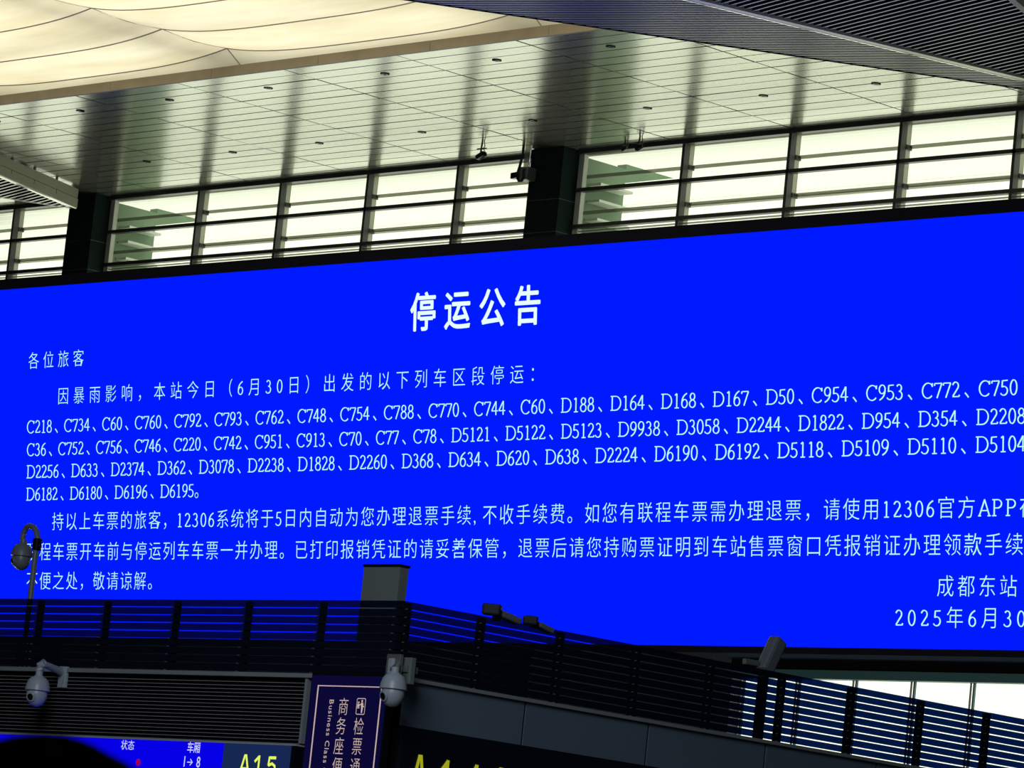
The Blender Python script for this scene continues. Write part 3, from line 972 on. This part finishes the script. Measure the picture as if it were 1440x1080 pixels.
# 2: at the corner on a bracket plate
yc = GY - .34
c = pY(553, 969, yc)
t = dome(c, .128, 'pale grey dome camera at the building corner beside navy sign', 'cam', (-.1, -1, 0))
pt = pY(560, 940, GY - .16)
build('bracket_plate', MB().box(pt.x - .13, pt.x + .06, GY - .2, GY - .16, pt.z - .12, pt.z + .13), 'steel', t, bevel=.006)
build('bracket_rib', MB().box(pt.x - .075, pt.x + .01, GY - .24, GY - .2, pt.z - .07, pt.z + .09), 'cam', t, bevel=.02)
build('back_plate', MB().box(pt.x - .02, pt.x + .13, GY - .12, GY - .06, pt.z - .14, pt.z + .11), 'greypil', t, bevel=.006)
build('side_plate', MB().box(pt.x - .24, pt.x - .13, GY - .10, GY - .06, pt.z - .12, pt.z + .14), 'greypil', t, bevel=.006)
build('arm', MB().tube([c + Vector((0, 0, .16)), c + Vector((.0, .03, .22)), Vector((pt.x - .03, GY - .2, pt.z - .02))], .035, 10), 'steel', t, smooth=True)
build('tie_bar', MB().box(pt.x - .1, pt.x + .1, GY - .14, GY - .0, pt.z - .03, pt.z + .03), 'steel', t)
# 3: on a gooseneck pole above the left parapet
yc = GY + .16
c = pY(30.5, 782, yc)
t = dome(c, .112, 'dark dome camera hanging from a curved pole in front of blue screen', 'camdark', (-.4, -1, 0))
g = lambda a, b: tuple(pY(a, b, yc))
build('gooseneck', MB().tube([g(31.5, 760), g(33, 750), g(36.5, 742.5), g(42, 739.5), g(47.5, 741.5), g(51.5, 748), g(53, 757), g(52.5, 768)], .030, 10), 'camdark', t, smooth=True)
build('pole', MB().tube([g(50.8, 770), g(42.5, 842), tuple(Vector(g(42.5, 842)) - Vector((0, 0, .72)))], .030, 12), 'camdark', t, smooth=True)
build('junction', MB().bar(g(53, 757), g(51, 774), .075, .075, up=(0, 1, 0)), 'cable', t, bevel=.012)

# ------------------------------------------------------------------ floodlights on the right parapet
def flood(px, py, label, s=1.):
    p = pX(px, py, GX - .02)
    t = thing('floodlight', label, 'floodlight', (p.x, p.y, ZTOP), 'black floodlights on the parapet top')
    y, z = p.y, p.z
    build('housing', MB().bar((GX + .02, y - .12 * s, z + .02), (GX - .14, y + .06 * s, z + .035), .18 * s, .11 * s), 'post', t, bevel=.02)
    build('driver_box', MB().bar((GX - .03, y + .04 * s, z - .0), (GX - .03, y + .30 * s, z - .045), .12, .07 * s), 'camdark', t, bevel=.02)
    build('yoke', MB().box(GX - .06, GX - .01, y - .02, y + .05, ZTOP - .02, z), 'post', t)


flood(699, 862, 'larger black floodlight sitting on right parapet near the column')
flood(752, 877, 'smaller black floodlight lower down on the right parapet', .8)

# ------------------------------------------------------------------ grey housing at the end of the bottom bezel
p = pX(1090, 915, GX - .22)
t = thing('post_speaker', 'tilted grey box-shaped housing on a bracket behind the right parapet', 'speaker', (p.x, p.y, E(3.1)))
a = pX(1074, 945, GX - .22); b = pX(1095, 899, GX - .22)
build('housing', MB().bar(a, b, .17, .15, up=(1, 0, 0)), 'camdark', t, bevel=.035)
build('bracket', MB().bar(pX(1046, 930, GX - .25), pX(1078, 935, GX - .25), .05, .06), 'greypil', t, bevel=.01)
build('bracket', MB().bar(pX(1064, 938, GX - .25), pX(1080, 926, GX - .25), .05, .04), 'steel', t)
build('post', MB().box(a.x - .04, a.x + .04, a.y - .04, a.y + .04, E(3.05), a.z + .06), 'post', t)

# ================================================================== PERSON IN FRONT (back of the head, low in the left corner)
rp = 2.3
d = ray(78, 1035).normalized() * rp
topz = EYE + d.z - .004; hx, hy = d.x, d.y
fwd = Vector((d.x, d.y, 0)).normalized(); rt = Vector((fwd.y, -fwd.x, 0))
pr_ = thing('person', 'dark-haired person seen from behind, only top of head in view', 'person', (hx, hy, 0))
hc = Vector((hx, hy, topz - .115))


def ell(c, a, b, h, n=24, mround=16, f=None):
    vs, fs = [], []
    for i in range(mround + 1):
        ph = math.pi * i / mround - math.pi / 2
        for k in range(n):
            th = 2 * math.pi * k / n
            u, v, w = math.cos(ph) * math.cos(th), math.cos(ph) * math.sin(th), math.sin(ph)
            if f: u, v, w = f(u, v, w)
            vs.append(c + rt * (a * u) + fwd * (b * v) + Vector((0, 0, h * w)))
    for i in range(mround):
        for k in range(n):
            fs.append((i * n + k, i * n + (k + 1) % n, (i + 1) * n + (k + 1) % n, (i + 1) * n + k))
    return MB().add(vs, fs)


# body: one skinned surface, legs to the floor
H = topz
sk = [('pelvis', (0, 0, H * .53), .15), ('waist', (0, 0, H * .62), .135), ('chest', (0, 0, H * .74), .165), ('neckbase', (0, -.01, H * .825), .09), ('neck', (0, 0, H * .86), .06), ('skull', (0, .015, H * .925), .078),
      ('sh_l', (-.17, 0, H * .80), .07), ('el_l', (-.23, -.02, H * .63), .05), ('wr_l', (-.22, .06, H * .49), .034),
      ('sh_r', (.17, 0, H * .80), .07), ('el_r', (.23, -.02, H * .63), .05), ('wr_r', (.22, .06, H * .49), .034),
      ('hip_l', (-.10, 0, H * .49), .10), ('kn_l', (-.10, .01, H * .27), .065), ('an_l', (-.10, -.01, .06), .045), ('to_l', (-.11, .13, .035), .035),
      ('hip_r', (.10, 0, H * .49), .10), ('kn_r', (.10, .01, H * .27), .065), ('an_r', (.10, -.01, .06), .045), ('to_r', (.11, .13, .035), .035)]
ix = {s[0]: i for i, s in enumerate(sk)}
eds = [('pelvis', 'waist'), ('waist', 'chest'), ('chest', 'neckbase'), ('neckbase', 'neck'), ('neck', 'skull'), ('chest', 'sh_l'), ('sh_l', 'el_l'), ('el_l', 'wr_l'),
       ('chest', 'sh_r'), ('sh_r', 'el_r'), ('el_r', 'wr_r'), ('pelvis', 'hip_l'), ('hip_l', 'kn_l'), ('kn_l', 'an_l'), ('an_l', 'to_l'),
       ('pelvis', 'hip_r'), ('hip_r', 'kn_r'), ('kn_r', 'an_r'), ('an_r', 'to_r')]
me = bpy.data.meshes.new('body')
me.from_pydata([tuple(rt * p_[0] + fwd * p_[1] + Vector((0, 0, p_[2]))) for _, p_, _ in sk], [(ix[a_], ix[b_]) for a_, b_ in eds], [])
bo = bpy.data.objects.new('body', me); COL.objects.link(bo); bo.parent = pr_; ORG[bo] = ORG[pr_]
me.materials.append(M['coat'])
md = bo.modifiers.new('skin', 'SKIN'); md.use_smooth_shade = True
for i, s in enumerate(sk):
    me.skin_vertices[0].data[i].radius = (s[2], s[2]); me.skin_vertices[0].data[i].use_root = (i == 0)
bo.modifiers.new('sub', 'SUBSURF').levels = 2
for sgn in (-1, 1):                                       # hands: palm and five fingers each
    w0 = Vector((hx, hy, 0)) + rt * (.22 * sgn) + fwd * .06 + Vector((0, 0, H * .49))
    mb = MB().tube([w0, w0 + Vector((0, 0, -.05)), w0 + Vector((0, 0, -.10)) + fwd * .01], [.026, .036, .034], 10)
    for k, ln in enumerate((.07, .08, .075, .06)):
        b0 = w0 + Vector((0, 0, -.095)) + fwd * (.03 - .018 * k)
        mb.tube([b0, b0 + Vector((0, 0, -ln * .5)), b0 + Vector((0, 0, -ln)) - rt * (.02 * sgn)], [.009, .0085, .006], 6)
    b0 = w0 + Vector((0, 0, -.04)) + fwd * .03
    mb.tube([b0, b0 + fwd * .025 + Vector((0, 0, -.03)), b0 + fwd * .028 + Vector((0, 0, -.065))], [.011, .010, .007], 6)
    build('hand', mb, 'skin', pr_, smooth=True)
fc = hc + fwd * .018 + Vector((0, 0, -.03))
build('face', ell(fc, .074, .088, .112), 'skin', pr_, smooth=True)
build('nose', MB().tube([fc + fwd * .085 + Vector((0, 0, .02)), fc + fwd * .108 + Vector((0, 0, -.025)), fc + fwd * .085 + Vector((0, 0, -.035))], [.008, .013, .01], 8), 'skin', pr_, smooth=True)
build('mouth', MB().tube([fc + fwd * .082 - rt * .024 + Vector((0, 0, -.06)), fc + fwd * .088 + Vector((0, 0, -.06)), fc + fwd * .082 + rt * .024 + Vector((0, 0, -.06))], .006, 6), 'fascia', pr_)
for sgn in (-1, 1):
    build('ear', ell(fc + rt * (.078 * sgn) + Vector((0, 0, -.01)), .012, .018, .032, 10, 8), 'skin', pr_, smooth=True)
    build('eye', ell(fc + rt * (.03 * sgn) + fwd * .078 + Vector((0, 0, .01)), .013, .012, .009, 10, 8), 'lens', pr_, smooth=True)
# hair: a full cap with uneven tufted outline
random.seed(3)


def hairf(u, v, w):
    r = 1 + .035 * math.sin(9 * math.atan2(v, u) + 4 * w) * math.cos(7 * w) + .02 * math.sin(23 * math.atan2(v, u) + 11 * w)
    if v > .35 and w < .25: r *= .86
    return u * r, v * r, w * r


build('hair', ell(hc - fwd * .006 + Vector((0, 0, .0)), .092, .104, .115, 64, 40, hairf), 'hair', pr_, smooth=True)

bpy.data.objects.remove(_to); bpy.data.curves.remove(_tc)
